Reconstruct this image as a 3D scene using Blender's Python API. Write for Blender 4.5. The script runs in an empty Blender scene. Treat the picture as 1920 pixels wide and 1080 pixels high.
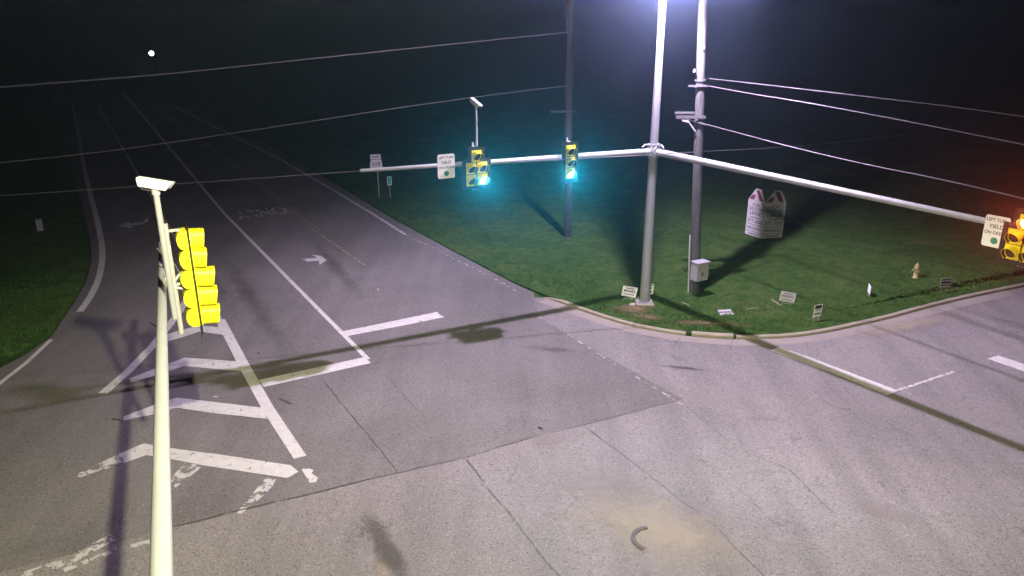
import bpy, bmesh, math, random
from mathutils import Vector, Matrix, noise
from mathutils.geometry import tessellate_polygon
R = math.radians
random.seed(7)
SC = bpy.context.scene
COL = SC.collection

# ------------------------------------------------------------------ camera
PITCH, FOC, HCAM = R(20.05), 1507.0, 11.7
cam = bpy.data.cameras.new('camera'); camo = bpy.data.objects.new('camera', cam)
COL.objects.link(camo); SC.camera = camo
camo.location = (0, 0, HCAM); camo.rotation_euler = (math.pi/2 - PITCH, 0, 0)
cam.sensor_width = 36; cam.lens = 36*FOC/1920; cam.clip_start = .05; cam.clip_end = 3000

# ------------------------------------------------------------------ night sky
w = bpy.data.worlds.new('World'); SC.world = w; w.use_nodes = True
nt = w.node_tree; bg = nt.nodes['Background']
sky = nt.nodes.new('ShaderNodeTexSky'); sky.sky_type = 'NISHITA'; sky.sun_disc = False
sky.sun_elevation = R(-6); sky.sun_rotation = R(200)
nt.links.new(sky.outputs['Color'], bg.inputs['Color']); bg.inputs['Strength'].default_value = 0.03

SC.view_settings.view_transform = 'Standard'; SC.view_settings.look = 'None'
SC.view_settings.exposure = 0.0; SC.view_settings.gamma = 1.0

NEAR_LAMP = Vector((-0.45, 5.2, 14.0)); NEAR_W = 12000; NEAR_C = (1.0, .925, .63)
FAR_LAMP = Vector((5.2, 28.75, 12.35)); FAR_W = 16500; FAR_C = (.82, .66, 1.0)
HAZE = 0.0010

# photometric file of a street luminaire: wide batwing beam, faint above the horizon
def ies_text(cut):
    if cut: tab = [(0, 1.0), (15, 1.05), (30, 1.4), (40, 1.9), (50, 2.5), (55, 2.5), (60, 2.5), (65, 2.0), (70, .9), (75, .22), (80, .06), (86, 0), (110, 0), (180, 0)]
    else: tab = [(0, 1.0), (15, 1.05), (30, 1.35), (40, 1.8), (47, 2.1), (53, 1.9), (58, 1.35), (63, .85), (68, .6), (73, .5), (78, .6), (83, .75), (88, .85), (95, .8), (110, .5), (180, .2)]
    s = 'IESNA:LM-63-1995\n[TEST] street\nTILT=NONE\n1 1000 1000 %d 1 1 2 0 0 0\n1 1 0\n' % len(tab)
    s += ' '.join(str(a) for a, _ in tab) + '\n0\n' + ' '.join('%.1f' % (v*100) for _, v in tab) + '\n'
    t = bpy.data.texts.new('street_luminaire'); t.write(s); return t
IES = {True: ies_text(True), False: ies_text(False)}
def lamp_light(name, loc, watts, col, radius, parent=None, ies=True):
    L = bpy.data.lights.new(name, 'POINT'); L.energy = watts; L.color = col; L.shadow_soft_size = radius
    if ies:
        L.use_nodes = True; n = L.node_tree
        e = n.nodes['Emission']; t = n.nodes.new('ShaderNodeTexIES'); t.mode = 'INTERNAL'; t.ies = IES[loc[1] < 10]
        t.inputs['Strength'].default_value = 0.0001
        n.links.new(t.outputs['Fac'], e.inputs['Strength'])
    o = bpy.data.objects.new(name, L); COL.objects.link(o); o.location = loc
    if parent: o.parent = parent; o.location = Vector(loc) - parent.location
    return o

# ------------------------------------------------------------------ photo geometry -> world
def ray(px, py):
    x, u = px-960, 540-py
    return Vector((x, FOC*math.cos(PITCH)+u*math.sin(PITCH), -FOC*math.sin(PITCH)+u*math.cos(PITCH)))
def G(px, py, z=0.0):
    r = ray(px, py); p = Vector((0, 0, HCAM)) + r*((z-HCAM)/r.z); p.z = z; return p
def AT(px, py, Y):
    r = ray(px, py); return Vector((0, 0, HCAM)) + r*(Y/r.y)
def ON(px, py, a, b):          # on the vertical plane through ground points a, b
    r = ray(px, py); d = Vector((b[0]-a[0], b[1]-a[1])); n = Vector((-d.y, d.x))
    t = (n.x*a[0]+n.y*a[1])/(n.x*r.x+n.y*r.y)
    return Vector((0, 0, HCAM)) + r*t

# ------------------------------------------------------------------ materials
def mat_new(name):
    m = bpy.data.materials.new(name); m.use_nodes = True
    return m, m.node_tree, m.node_tree.nodes['Principled BSDF']
def N(nt, t, **k):
    n = nt.nodes.new(t)
    for a, v in k.items():
        if a in n.inputs: n.inputs[a].default_value = v
        else: setattr(n, a, v)
    return n
def coords(nt): return N(nt, 'ShaderNodeNewGeometry').outputs['Position']
def ramp(nt, fac, stops, interp='LINEAR'):
    r = N(nt, 'ShaderNodeValToRGB'); e = r.color_ramp.elements; r.color_ramp.interpolation = interp
    e[0].position, e[0].color = stops[0][0], stops[0][1]
    e[1].position, e[1].color = stops[-1][0], stops[-1][1]
    for p, c in stops[1:-1]:
        x = e.new(p); x.color = c
    nt.links.new(fac, r.inputs[0]); return r.outputs[0]
def g4(v): return (v, v, v, 1) if not hasattr(v, '__len__') else (*v, 1)
def noise_(nt, vec, scale, detail=4, rough=.55, dist=0):
    n = N(nt, 'ShaderNodeTexNoise', Scale=scale, Detail=detail, Roughness=rough, Distortion=dist)
    nt.links.new(vec, n.inputs['Vector']); return n.outputs['Fac']
def mult(nt, a, b, fac=1.0):
    m = N(nt, 'ShaderNodeMix', data_type='RGBA', blend_type='MULTIPLY'); m.inputs[0].default_value = fac
    nt.links.new(a, m.inputs[6]); nt.links.new(b, m.inputs[7]); return m.outputs[2]
def mixc(nt, f, a, b):
    m = N(nt, 'ShaderNodeMix', data_type='RGBA')
    nt.links.new(f, m.inputs[0])
    for i, v in ((6, a), (7, b)):
        if isinstance(v, tuple): m.inputs[i].default_value = g4(v)
        else: nt.links.new(v, m.inputs[i])
    return m.outputs[2]
def bump(nt, b, h, strength, dist):
    n = N(nt, 'ShaderNodeBump', Strength=strength, Distance=dist)
    nt.links.new(h, n.inputs['Height']); nt.links.new(n.outputs[0], b.inputs['Normal'])

def asphalt(name, base, speck, streak_dir, stain=.3, crack=0):
    m, nt, b = mat_new(name); v = coords(nt)
    big = noise_(nt, v, .18, 5, .6, .6)
    c = mixc(nt, ramp(nt, big, [(.3, g4(0)), (.7, g4(1))]), tuple(x*(1-stain) for x in base), tuple(x*(1+stain*.4) for x in base))
    # aggregate: pale and dark stones
    vo = N(nt, 'ShaderNodeTexVoronoi', Scale=speck[0]); nt.links.new(v, vo.inputs['Vector'])
    sep = N(nt, 'ShaderNodeSeparateColor'); nt.links.new(vo.outputs['Color'], sep.inputs[0])
    lo, hi = 1-speck[1], 1+speck[1]
    c = mult(nt, c, ramp(nt, sep.outputs[0], [(0, g4(lo*.55)), (.12, g4(lo)), (.5, g4(1)), (.9, g4(hi)), (1, g4(hi*1.3))]))
    fine = noise_(nt, v, 35, 3, .7)
    c = mult(nt, c, ramp(nt, fine, [(.3, g4(1-speck[1]*.6)), (.7, g4(1+speck[1]*.5))]))
    # wheel-path streaks along the traffic direction
    mp = N(nt, 'ShaderNodeMapping'); mp.inputs['Rotation'].default_value = (0, 0, streak_dir); mp.inputs['Scale'].default_value = (.75, .05, 1)
    nt.links.new(v, mp.inputs['Vector'])
    st = noise_(nt, mp.outputs[0], 1.0, 4, .6)
    c = mult(nt, c, ramp(nt, st, [(.35, g4(.84)), (.55, g4(1.0)), (.75, g4(1.07))]))
    if crack:
        dn = N(nt, 'ShaderNodeTexNoise', Scale=1.2, Detail=5); nt.links.new(v, dn.inputs['Vector'])
        ad = N(nt, 'ShaderNodeVectorMath', operation='MULTIPLY_ADD'); nt.links.new(dn.outputs['Color'], ad.inputs[0])
        ad.inputs[1].default_value = (1.6, 1.6, 0); nt.links.new(v, ad.inputs[2])
        vc = N(nt, 'ShaderNodeTexVoronoi', Scale=.42, feature='DISTANCE_TO_EDGE'); nt.links.new(ad.outputs[0], vc.inputs['Vector'])
        msk = noise_(nt, v, .35, 2)
        cr = ramp(nt, vc.outputs[0], [(.0, g4(.45)), (.007, g4(.8)), (.014, g4(1))])
        cr2 = mixc(nt, ramp(nt, msk, [(.5, g4(0)), (.62, g4(1))]), (1., 1., 1.), cr)
        c = mult(nt, c, cr2, crack)
    nt.links.new(c, b.inputs['Base Color'])
    b.inputs['Roughness'].default_value = .82; b.inputs['Specular IOR Level'].default_value = .3
    bump(nt, b, vo.outputs['Distance'], .5, .012)
    return m
M = {}
M['new_asphalt'] = asphalt('smooth_asphalt', (.168, .160, .148), (30, .075), R(29), .22)
M['old_asphalt'] = asphalt('old_aggregate_asphalt', (.225, .212, .196), (30, .10), R(-33), .2, .7)
def paint(name, col, wear, scale=5.0):
    m, nt, b = mat_new(name); v = coords(nt)
    c = mixc(nt, noise_(nt, v, 3, 5, .7), tuple(x*.68 for x in col), col)
    c = mult(nt, c, ramp(nt, noise_(nt, v, 40, 3), [(.3, g4(.86)), (.7, g4(1.05))]))
    nt.links.new(c, b.inputs['Base Color']); b.inputs['Roughness'].default_value = .6
    f = noise_(nt, v, scale, 8, .72, .3)
    a = ramp(nt, f, [(wear-.05, g4(0)), (wear+.02, g4(.88)), (wear+.14, g4(1))])
    t = N(nt, 'ShaderNodeBsdfTransparent'); mx = N(nt, 'ShaderNodeMixShader')
    nt.links.new(a, mx.inputs[0]); nt.links.new(t.outputs[0], mx.inputs[1]); nt.links.new(b.outputs[0], mx.inputs[2])
    nt.links.new(mx.outputs[0], nt.nodes['Material Output'].inputs[0])
    return m
M['paint'] = paint('white_road_paint', (.70, .69, .64), .375)
M['paint_thin'] = paint('thin_worn_road_paint', (.66, .65, .61), .44, 4)
M['paint_worn'] = paint('scuffed_road_paint', (.62, .61, .56), .50, 3.2)
M['paint_faint'] = paint('nearly_gone_road_paint', (.5, .49, .45), .54, 4)
M['paint_yellow'] = paint('yellow_road_paint', (.34, .31, .17), .47, 4)
def stainmat(name, col, strength, hard=.5):
    # a surface stain: opaque in the middle, breaking up into noise at the rim (uses the sheet's own UV)
    m, nt, b = mat_new(name); v = coords(nt)
    uv = N(nt, 'ShaderNodeTexCoord').outputs['UV']
    ln = N(nt, 'ShaderNodeVectorMath', operation='LENGTH'); sb = N(nt, 'ShaderNodeVectorMath', operation='SUBTRACT')
    sb.inputs[1].default_value = (.5, .5, 0); nt.links.new(uv, sb.inputs[0]); nt.links.new(sb.outputs[0], ln.inputs[0])
    ad = N(nt, 'ShaderNodeMath', operation='MULTIPLY_ADD'); nt.links.new(noise_(nt, v, 1.6, 6, .65), ad.inputs[0])
    ad.inputs[1].default_value = .62; nt.links.new(ln.outputs['Value'], ad.inputs[2])
    a = ramp(nt, ad.outputs[0], [(.30+.2*hard, g4(strength)), (.80, g4(0))], 'EASE')
    b.inputs['Base Color'].default_value = g4(col); b.inputs['Roughness'].default_value = .8
    b.inputs['Specular IOR Level'].default_value = .2
    t = N(nt, 'ShaderNodeBsdfTransparent'); mx = N(nt, 'ShaderNodeMixShader')
    nt.links.new(a, mx.inputs[0]); nt.links.new(t.outputs[0], mx.inputs[1]); nt.links.new(b.outputs[0], mx.inputs[2])
    nt.links.new(mx.outputs[0], nt.nodes['Material Output'].inputs[0])
    return m
M['oil'] = stainmat('dark_oil_stain', (.07, .065, .058), .45, .9)
M['rubber_stain'] = stainmat('tyre_darkening', (.06, .06, .058), .30, 0)
M['sand'] = stainmat('tan_sand_stain', (.37, .325, .235), .62, 0)
M['pale'] = stainmat('pale_wear_patch', (.30, .27, .25), .5, 0)

def grassmat():
    m, nt, b = mat_new('mown_grass'); v = coords(nt)
    a = noise_(nt, v, .5, 6, .65, .5)
    c = ramp(nt, a, [(.28, g4((.034, .080, .016))), (.5, g4((.050, .110, .022))), (.64, g4((.074, .120, .030))), (.78, g4((.12, .115, .045)))])
    c = mult(nt, c, ramp(nt, noise_(nt, v, 9, 5, .75), [(.3, g4(.5)), (.55, g4(1)), (.75, g4(1.6))]))
    c = mult(nt, c, ramp(nt, noise_(nt, v, 2.2, 6, .7, .4), [(.32, g4(.62)), (.5, g4(1)), (.68, ((1.35, 1.2, 1.25, 1)))]))
    c = mult(nt, c, ramp(nt, noise_(nt, v, 60, 2, .7), [(.3, g4(.6)), (.7, g4(1.35))]))
    nt.links.new(c, b.inputs['Base Color']); b.inputs['Roughness'].default_value = .9; b.inputs['Specular IOR Level'].default_value = .1
    bump(nt, b, noise_(nt, v, 22, 4, .8), 1.0, .06)
    return m
M['grass'] = grassmat()
def plain(name, col, rough=.5, metal=0, var=.15, scale=6, spec=.5, bmp=0):
    m, nt, b = mat_new(name); v = N(nt, 'ShaderNodeTexCoord').outputs['Object']
    c = mixc(nt, noise_(nt, v, scale, 5, .65), tuple(x*(1-var) for x in col), tuple(min(1, x*(1+var*.6)) for x in col))
    nt.links.new(c, b.inputs['Base Color'])
    b.inputs['Roughness'].default_value = rough; b.inputs['Metallic'].default_value = metal; b.inputs['Specular IOR Level'].default_value = spec
    if bmp: bump(nt, b, noise_(nt, v, scale*6, 3), bmp, .01)
    return m
M['galv'] = plain('galvanised_steel', (.30, .32, .32), .5, .15, .22, 5)
M['arm'] = plain('weathered_galvanised_arm', (.33, .345, .34), .55, .0, .16, 3)
M['bracket'] = plain('aluminium_bracket', (.50, .50, .46), .5, .1, .2, 9)
M['signal_yellow'] = plain('signal_yellow', (.80, .66, .012), .45, 0, .10, 4)
M['signal_lime'] = plain('signal_bright_yellow', (.86, .83, .010), .5, 0, .06, 4)
M['black'] = plain('black_plate', (.018, .018, .02), .6, 0, .3, 5, .3)
M['dark_lens'] = plain('unlit_lens', (.03, .025, .02), .25, 0, .1, 30)
M['white_panel'] = plain('white_sign_sheeting', (.86, .86, .84), .45, 0, .05, 4)
M['white_case'] = plain('white_camera_case', (.88, .87, .87), .4, 0, .05, 6)
M['letter'] = plain('black_lettering', (.02, .02, .022), .6, 0, .2)
M['grey_letter'] = plain('faded_lettering', (.13, .13, .14), .6, 0, .2)
M['dark_red'] = plain('dark_red_lettering', (.16, .025, .04), .6, 0, .2)
M['green_dot'] = plain('green_sign_sheeting', (.02, .25, .14), .5, 0, .15)
M['green_sign'] = plain('green_marker_sheeting', (.03, .38, .26), .5, 0, .15)
M['wood_sign'] = plain('painted_plywood', (.46, .46, .45), .7, 0, .12, 3)
M['cabinet'] = plain('grey_cabinet', (.36, .36, .38), .55, .1, .12, 4)
M['wire'] = plain('cable', (.105, .10, .095), .5, .1, .2)
M['wire_dark'] = plain('dark_cable', (.10, .10, .10), .5, 0, .2)
M['concrete'] = plain('concrete', (.34, .31, .25), .85, 0, .3, 2.5, .3, .4)
M['gutter'] = plain('gutter_concrete', (.27, .245, .21), .85, 0, .22, 1.2, .3, .3)
M['kerb'] = plain('kerb_concrete', (.31, .285, .21), .85, 0, .35, 3, .3, .4)
M['hydrant'] = plain('faded_yellow_paint', (.26, .24, .08), .55, 0, .25, 12)
M['dirt'] = stainmat('bare_dirt', (.17, .13, .065), .8, .2)
M['stick'] = plain('pale_stick', (.45, .42, .33), .8, 0, .2)
M['rubber'] = plain('dusty_black_rubber', (.085, .08, .07), .8, 0, .3)
M['hardware'] = plain('dull_line_hardware', (.10, .10, .10), .6, .2, .3)
M['porcelain'] = plain('porcelain', (.3, .3, .32), .25, 0, .1)
def woodmat():
    m, nt, b = mat_new('weathered_pole_wood')
    v = N(nt, 'ShaderNodeTexCoord').outputs['Object']; mp = N(nt, 'ShaderNodeMapping'); mp.inputs['Scale'].default_value = (14, 14, .6)
    nt.links.new(v, mp.inputs[0])
    f = noise_(nt, mp.outputs[0], 1.4, 6, .7)
    nt.links.new(ramp(nt, f, [(.3, g4((.032, .032, .029))), (.5, g4((.062, .062, .057))), (.72, g4((.105, .105, .098)))]), b.inputs['Base Color'])
    b.inputs['Roughness'].default_value = .85; bump(nt, b, f, .7, .02); return m
M['wood'] = woodmat()
M['dim_wood'] = plain('dimmed_pole_wood', (.014, .014, .013), .9, 0, .4, 3)  # night dimness put into the wood colour so background poles stay faint
def emis(name, col, strength):
    m, nt, b = mat_new(name); b.inputs['Base Color'].default_value = g4(tuple(c*.3 for c in col))
    b.inputs['Emission Color'].default_value = g4(col); b.inputs['Emission Strength'].default_value = strength; return m
M['green_lit'] = emis('lit_green_lens', (.10, 1.0, .90), 45)
M['red_lit'] = emis('lit_red_lens', (1.0, .20, .03), 60)
M['lamp_lit'] = emis('lit_luminaire_glass', (.9, .9, 1.0), 40)
M['lamp_lit_warm'] = emis('lit_luminaire_glass_warm', (1.0, .95, .8), 40)
M['globe_lit'] = emis('lit_distant_globe', (.92, .9, 1.0), 9)

# ------------------------------------------------------------------ mesh builder
class MB:
    def __init__(s): s.v, s.f, s.m, s.sm = [], [], [], []
    def add(s, vs, fs, mi=0, sm=False, mx=None):
        o = len(s.v)
        s.v += [(mx @ Vector(p)) if mx else Vector(p) for p in vs]
        for f in fs: s.f.append([i+o for i in f]); s.m.append(mi); s.sm.append(sm)
        return s
    def box(s, lo, hi, mi=0, mx=None, bev=0):
        bm = bmesh.new(); bmesh.ops.create_cube(bm, size=1)
        for v in bm.verts: v.co = Vector([(lo[k]+hi[k])/2 + v.co[k]*(hi[k]-lo[k]) for k in range(3)])
        if bev: bmesh.ops.bevel(bm, geom=bm.edges[:], offset=bev, segments=2, affect='EDGES', profile=.5)
        bm.verts.index_update()
        s.add([v.co.copy() for v in bm.verts], [[v.index for v in f.verts] for f in bm.faces], mi, False, mx); bm.free(); return s
    def tube(s, pts, rad, n=14, mi=0, mx=None, caps=True):
        pts = [Vector(p) for p in pts]; rs = rad if hasattr(rad, '__len__') else [rad]*len(pts)
        vs, fs = [], []; ref = None
        for i, p in enumerate(pts):
            d = (pts[min(i+1, len(pts)-1)] - pts[max(i-1, 0)]).normalized()
            if ref is None: ref = Vector((0, 0, 1)) if abs(d.z) < .9 else Vector((1, 0, 0))
            a = (ref - d*ref.dot(d)).normalized(); ref = a; b = d.cross(a)
            for k in range(n):
                t = 2*math.pi*k/n; vs.append(p + (a*math.cos(t)+b*math.sin(t))*rs[i])
        for i in range(len(pts)-1):
            for k in range(n):
                fs.append([i*n+k, i*n+(k+1) % n, (i+1)*n+(k+1) % n, (i+1)*n+k])
        s.add(vs, fs, mi, True, mx)
        if caps:
            s.add(vs[:n], [list(range(n))[::-1]], mi, False, mx); s.add(vs[-n:], [list(range(n))], mi, False, mx)
        return s
    def lathe(s, prof, n=20, mi=0, mx=None):       # prof: (r, z)
        vs, fs = [], []
        for r, z in prof:
            for k in range(n): t = 2*math.pi*k/n; vs.append((r*math.cos(t), r*math.sin(t), z))
        for i in range(len(prof)-1):
            for k in range(n): fs.append([i*n+k, i*n+(k+1) % n, (i+1)*n+(k+1) % n, (i+1)*n+k])
        return s.add(vs, fs, mi, True, mx)
    def prism(s, poly, axis, lo, hi, mi=0, mx=None, sm=False):   # poly 2D extruded along axis
        def P(a, b, c): return {'x': (c, a, b), 'y': (a, c, b), 'z': (a, b, c)}[axis]
        n = len(poly); vs = [P(a, b, lo) for a, b in poly]+[P(a, b, hi) for a, b in poly]
        fs = [[i, (i+1) % n, n+(i+1) % n, n+i] for i in range(n)]
        s.add(vs, fs, mi, sm, mx); s.add(vs, [list(range(n))[::-1], list(range(n, 2*n))], mi, False, mx); return s
    def build(s, name, mats, parent=None, inv=None, label=None):
        me = bpy.data.meshes.new(name)
        vs = [inv @ p for p in s.v] if inv else s.v
        me.from_pydata([tuple(p) for p in vs], [], s.f)
        mats = mats if isinstance(mats, (list, tuple)) else [mats]
        for m in mats: me.materials.append(M[m] if isinstance(m, str) else m)
        for i, p in enumerate(me.polygons): p.material_index = s.m[i]; p.use_smooth = s.sm[i]
        bm = bmesh.new(); bm.from_mesh(me); bmesh.ops.recalc_face_normals(bm, faces=bm.faces); bm.to_mesh(me); bm.free()
        o = bpy.data.objects.new(name, me); COL.objects.link(o)
        if parent: o.parent = parent
        if label: o['label'] = label
        return o
def tag(o, label=None, cat=None, group=None, kind=None):
    for k, v in (('label', label), ('category', cat), ('group', group), ('kind', kind)):
        if v: o[k] = v
    return o
def root(name, loc, label, cat, group=None, rz=0, ry=0, rx=0):
    o = bpy.data.objects.new(name, None); COL.objects.link(o); o.location = loc; o.rotation_euler = (rx, ry, rz)
    o.empty_display_size = .3
    mx = Matrix.Translation(loc) @ o.rotation_euler.to_matrix().to_4x4()
    return tag(o, label, cat, group), mx.inverted()
def copy_thing(src, loc, rz, label):
    c = src.copy(); COL.objects.link(c); c.location = loc; c.rotation_euler = (0, 0, rz); c['label'] = label
    for ch in list(src.children):
        d = ch.copy(); COL.objects.link(d); d.parent = c
        for g in list(ch.children):
            e = g.copy(); COL.objects.link(e); e.parent = d
    return c
def text_into(mb, s, size, cx, cz, y, mi=0, mx=None, sx=1.0, bold=.012, font_depth=.002):
    cu = bpy.data.curves.new('t', 'FONT'); cu.body = s; cu.size = size; cu.align_x = 'CENTER'; cu.align_y = 'CENTER'
    cu.offset = bold*size; cu.extrude = font_depth
    o = bpy.data.objects.new('t', cu); COL.objects.link(o)
    dg = bpy.context.evaluated_depsgraph_get(); me = bpy.data.meshes.new_from_object(o.evaluated_get(dg))
    vs = [(v.co.x*sx+cx, y-v.co.z, v.co.y+cz) for v in me.vertices]
    y0 = min(v[1] for v in vs)      # only the front face of the letters
    mb.add(vs, [list(p.vertices) for p in me.polygons if all(abs(vs[i][1]-y0) < 1e-6 for i in p.vertices)], mi, False, mx)
    bpy.data.objects.remove(o); bpy.data.curves.remove(cu); bpy.data.meshes.remove(me)
    return mb

# ------------------------------------------------------------------ ground
def extend(pts, dist, at_end=True):
    a, b = (pts[-2], pts[-1]) if at_end else (pts[1], pts[0])
    d = (b-a); d.z = 0; d.normalize(); p = b + d*dist
    return pts+[p] if at_end else [p]+pts
def flat(name, pts, z, mat, parent=None, **kw):
    V = [Vector((p[0], p[1], z)) for p in pts]; T = []
    for t in tessellate_polygon([V]):
        a, b, c = (V[i] for i in t)
        if abs((b-a).cross(c-a).z) > 1e-9: T.append(list(t) if (b-a).cross(c-a).z > 0 else list(t)[::-1])
    me = bpy.data.meshes.new(name); me.from_pydata([tuple(p) for p in V], [], T); me.materials.append(M[mat])
    o = bpy.data.objects.new(name, me); COL.objects.link(o)
    if parent: o.parent = parent
    return o
def resample(pts, step):
    out = [pts[0]]
    for a, b in zip(pts, pts[1:]):
        n = max(1, int((b-a).length/step))
        for i in range(1, n+1): out.append(a.lerp(b, i/n))
    return out
def smooth(pts, it=2):
    for _ in range(it):
        q = [pts[0]]
        for a, b in zip(pts, pts[1:]): q += [a.lerp(b, .25), a.lerp(b, .75)]
        pts = q+[pts[-1]]
    return pts
def offs(pts, d):
    out = []
    for i, p in enumerate(pts):
        t = pts[min(i+1, len(pts)-1)]-pts[max(i-1, 0)]; t.z = 0; t.normalize()
        out.append(p+Vector((-t.y, t.x, 0))*d)
    return out
def strip(name, pts, width, z, mat, parent=None, jitter=0, step=None):
    if step: pts = resample(pts, step)
    if jitter: pts = [pts[0]]+[p+Vector((random.uniform(-1, 1), random.uniform(-1, 1), 0))*jitter for p in pts[1:-1]]+[pts[-1]]
    l, r = offs(pts, width/2), offs(pts, -width/2)
    mb = MB(); n = len(pts)
    mb.add([(p.x, p.y, z) for p in l]+[(p.x, p.y, z) for p in r], [[i, n+i, n+i+1, i+1] for i in range(n-1)])
    return mb.build(name, mat, parent)
def GP(*px): return [G(*p) for p in px]

ground = flat('ground', [(-900, -200), (900, -200), (900, 1800), (-900, 1800)], -.03, 'grass'); tag(ground, kind='structure')

kerb_px = [(1020, 558), (1050, 568), (1080, 580), (1130, 597), (1180, 612), (1240, 624), (1300, 632), (1370, 637), (1440, 636), (1500, 632),
           (1560, 622), (1600, 613), (1660, 600), (1720, 583), (1800, 563), (1860, 550), (1925, 537)]
kerb = smooth(GP(*kerb_px), 2)
verge_px = [(560, 305), (640, 352), (740, 412), (850, 472), (960, 530), (1020, 558)]
verge_far = extend(GP(*verge_px), 260, at_end=False)
kerb_far = extend(kerb, 220)[-1:]
left_px = [(144, 560), (163, 525), (172, 490), (170, 455), (160, 410), (146, 360), (135, 315), (122, 270)]
left_edge = extend(GP(*left_px), 300)
left_near = GP((-260, 800), (0, 690), (50, 664), (96, 632), (144, 560))

old = flat('intersection_pavement', [(-70, -40), (90, -40)] + [kerb_far[0]] + kerb[::-1] + [p for p in left_near[::-1]] + [(-60, 22)], 0.0, 'old_asphalt')
tag(old, kind='structure')
bottom = GP((-300, 1150), (150, 1035), (330, 988), (590, 926), (700, 898), (870, 860), (940, 838), (1010, 818), (1095, 798), (1280, 748))
rightb = GP((1130, 665), (1010, 595), (1000, 548))
road = flat('road', bottom + rightb + verge_far[::-1][1:] + left_edge[::-1] + left_near[::-1][1:] + [(-60, 20)], .004, 'new_asphalt')
tag(road, kind='structure')

# kerb, gutter and the raised corner lawn
kr = bpy.data.objects.new('kerb', None); COL.objects.link(kr); kr['kind'] = 'structure'
def kerb_piece(pts, h=.115, wd=.15, taper0=False):
    inn = offs(pts, wd)
    mb = MB(); n = len(pts); V = []
    for i in range(n):
        hh = h*(min(1, i/6) if taper0 else 1)+.002
        a, b = pts[i], inn[i]; c = a.lerp(b, .2)
        V += [(a.x, a.y, -.02), (a.x, a.y, hh*.75), (c.x, c.y, hh), (b.x, b.y, hh), (b.x, b.y, -.02)]
    F = [[i*5+k, i*5+k+1, (i+1)*5+k+1, (i+1)*5+k] for i in range(n-1) for k in range(4)]
    F += [[0, 1, 2, 3, 4], [(n-1)*5+k for k in (4, 3, 2, 1, 0)]]
    mb.add(V, F); return mb.build('kerb_stone', 'kerb', kr)
kpts = resample(kerb+kerb_far, .5)
def near_i(px, py):
    g = G(px, py); return min(range(len(kpts)), key=lambda i: (kpts[i]-g).length)
i1, i2 = near_i(1300, 632), near_i(1372, 637)
def shorten(p, s=.0, e=.0):
    p = list(p)
    if s: p[0] = p[0].lerp(p[1], s)
    if e: p[-1] = p[-1].lerp(p[-2], e)
    return p
kc = list(range(0, i1-3, 6)) + [i1]
for a, b in zip(kc, kc[1:]): kerb_piece(shorten(kpts[a:b+1], .04 if a else 0, .5 if b == i1 else .04), taper0=(a == 0))
kerb_piece([p for p in shorten(kpts[i1:i2+1], .2, .2)], .15, .2)
cuts = list(range(i2, i2+60, 6)) + [i2+90, len(kpts)-1]
for a, b in zip(cuts, cuts[1:]): kerb_piece(shorten(kpts[a:b+1], .14 if a == i2 else .05, .02))
gut = strip('gutter', offs(kpts[2:near_i(1900, 541)], -.27), .56, .007, 'gutter'); tag(gut, kind='structure')
lawn_edge = verge_far + kerb[1:] + kerb_far
le = offs(resample(lawn_edge[:len(verge_far)], 6)[:-1] + kerb + kerb_far, .1)
zs = []
ks = kerb[0]
for p in le:
    zs.append(.012 if p.y > ks.y+.2 and p.x < ks.x+.4 else .1)
mb = MB(); inn = offs(le, 1.2); n = len(le)
mb.add([(p.x, p.y, z) for p, z in zip(le, zs)]+[(p.x, p.y, max(z, .06)+.02) for p, z in zip(inn, zs)]+[(p.x, p.y, -.05) for p in le],
       [[i, i+1, n+i+1, n+i] for i in range(n-1)]+[[2*n+i, 2*n+i+1, i+1, i] for i in range(n-1)])
core = [Vector((p.x, p.y, max(z, .06)+.02)) for p, z in zip(inn, zs)]
bm = bmesh.new(); vs = [bm.verts.new(p) for p in core+[Vector((260, 420, .1))]]; f = bm.faces.new(vs); bmesh.ops.triangulate(bm, faces=[f], ngon_method='EAR_CLIP')
bm.verts.index_update(); mb.add([v.co.copy() for v in bm.verts], [[v.index for v in q.verts] for q in bm.faces]); bm.free()
lawn = mb.build('corner_lawn', 'grass'); tag(lawn, kind='structure')

# ------------------------------------------------------------------ painted markings (parts of the roads)
def poly(name, px, mat='paint', parent=None, z=.010): return flat(name, GP(*px), z, mat, parent or road)
poly('stop_line', [(485, 713), (683, 670), (696, 681), (495, 726)])
poly('stop_line', [(640, 622), (700, 610), (820, 585), (824, 590), (833, 595), (760, 610), (648, 631)])
A = GP((690, 674), (597, 580), (420, 400), (320, 280))
strip('lane_line', extend(A, 45), .17, .011, 'paint', road)
gl = GP((563, 858), (503, 767), (460, 690), (413, 600), (350, 483), (297, 392), (240, 295))
strip('gore_line', gl[:4], .34, .0115, 'paint', road)
strip('lane_line', extend(gl[3:], 35), .14, .011, 'paint_thin', road)
poly('gore_line', [(565, 880), (580, 879), (588, 882), (584, 888), (596, 896), (593, 904), (581, 906)])
strip('gore_line', GP((193, 738), (240, 697), (289, 646), (334, 589), (352, 560), (378, 522)), .30, .0112, 'paint', road)
poly('chevron', [(310, 628), (345, 618), (372, 611), (412, 614), (424, 629), (374, 622), (345, 632), (306, 643)], z=.013)
poly('chevron', [(243, 710), (285, 694), (313, 684), (345, 671), (447, 678), (458, 697), (344, 687), (300, 702), (245, 718)], z=.013)
poly('chevron', [(231, 782), (289, 760), (332, 746), (491, 765), (501, 786), (400, 775), (330, 765), (286, 778), (233, 789)], z=.013)
poly('chevron', [(222, 852), (270, 832), (300, 838), (380, 849), (400, 851), (545, 873), (560, 885), (539, 897), (400, 876), (380, 873), (330, 863), (274, 854), (235, 868)], z=.013)
poly('chevron', [(140, 892), (222, 852), (235, 868), (150, 896)], 'paint_worn', z=.0131)
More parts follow.
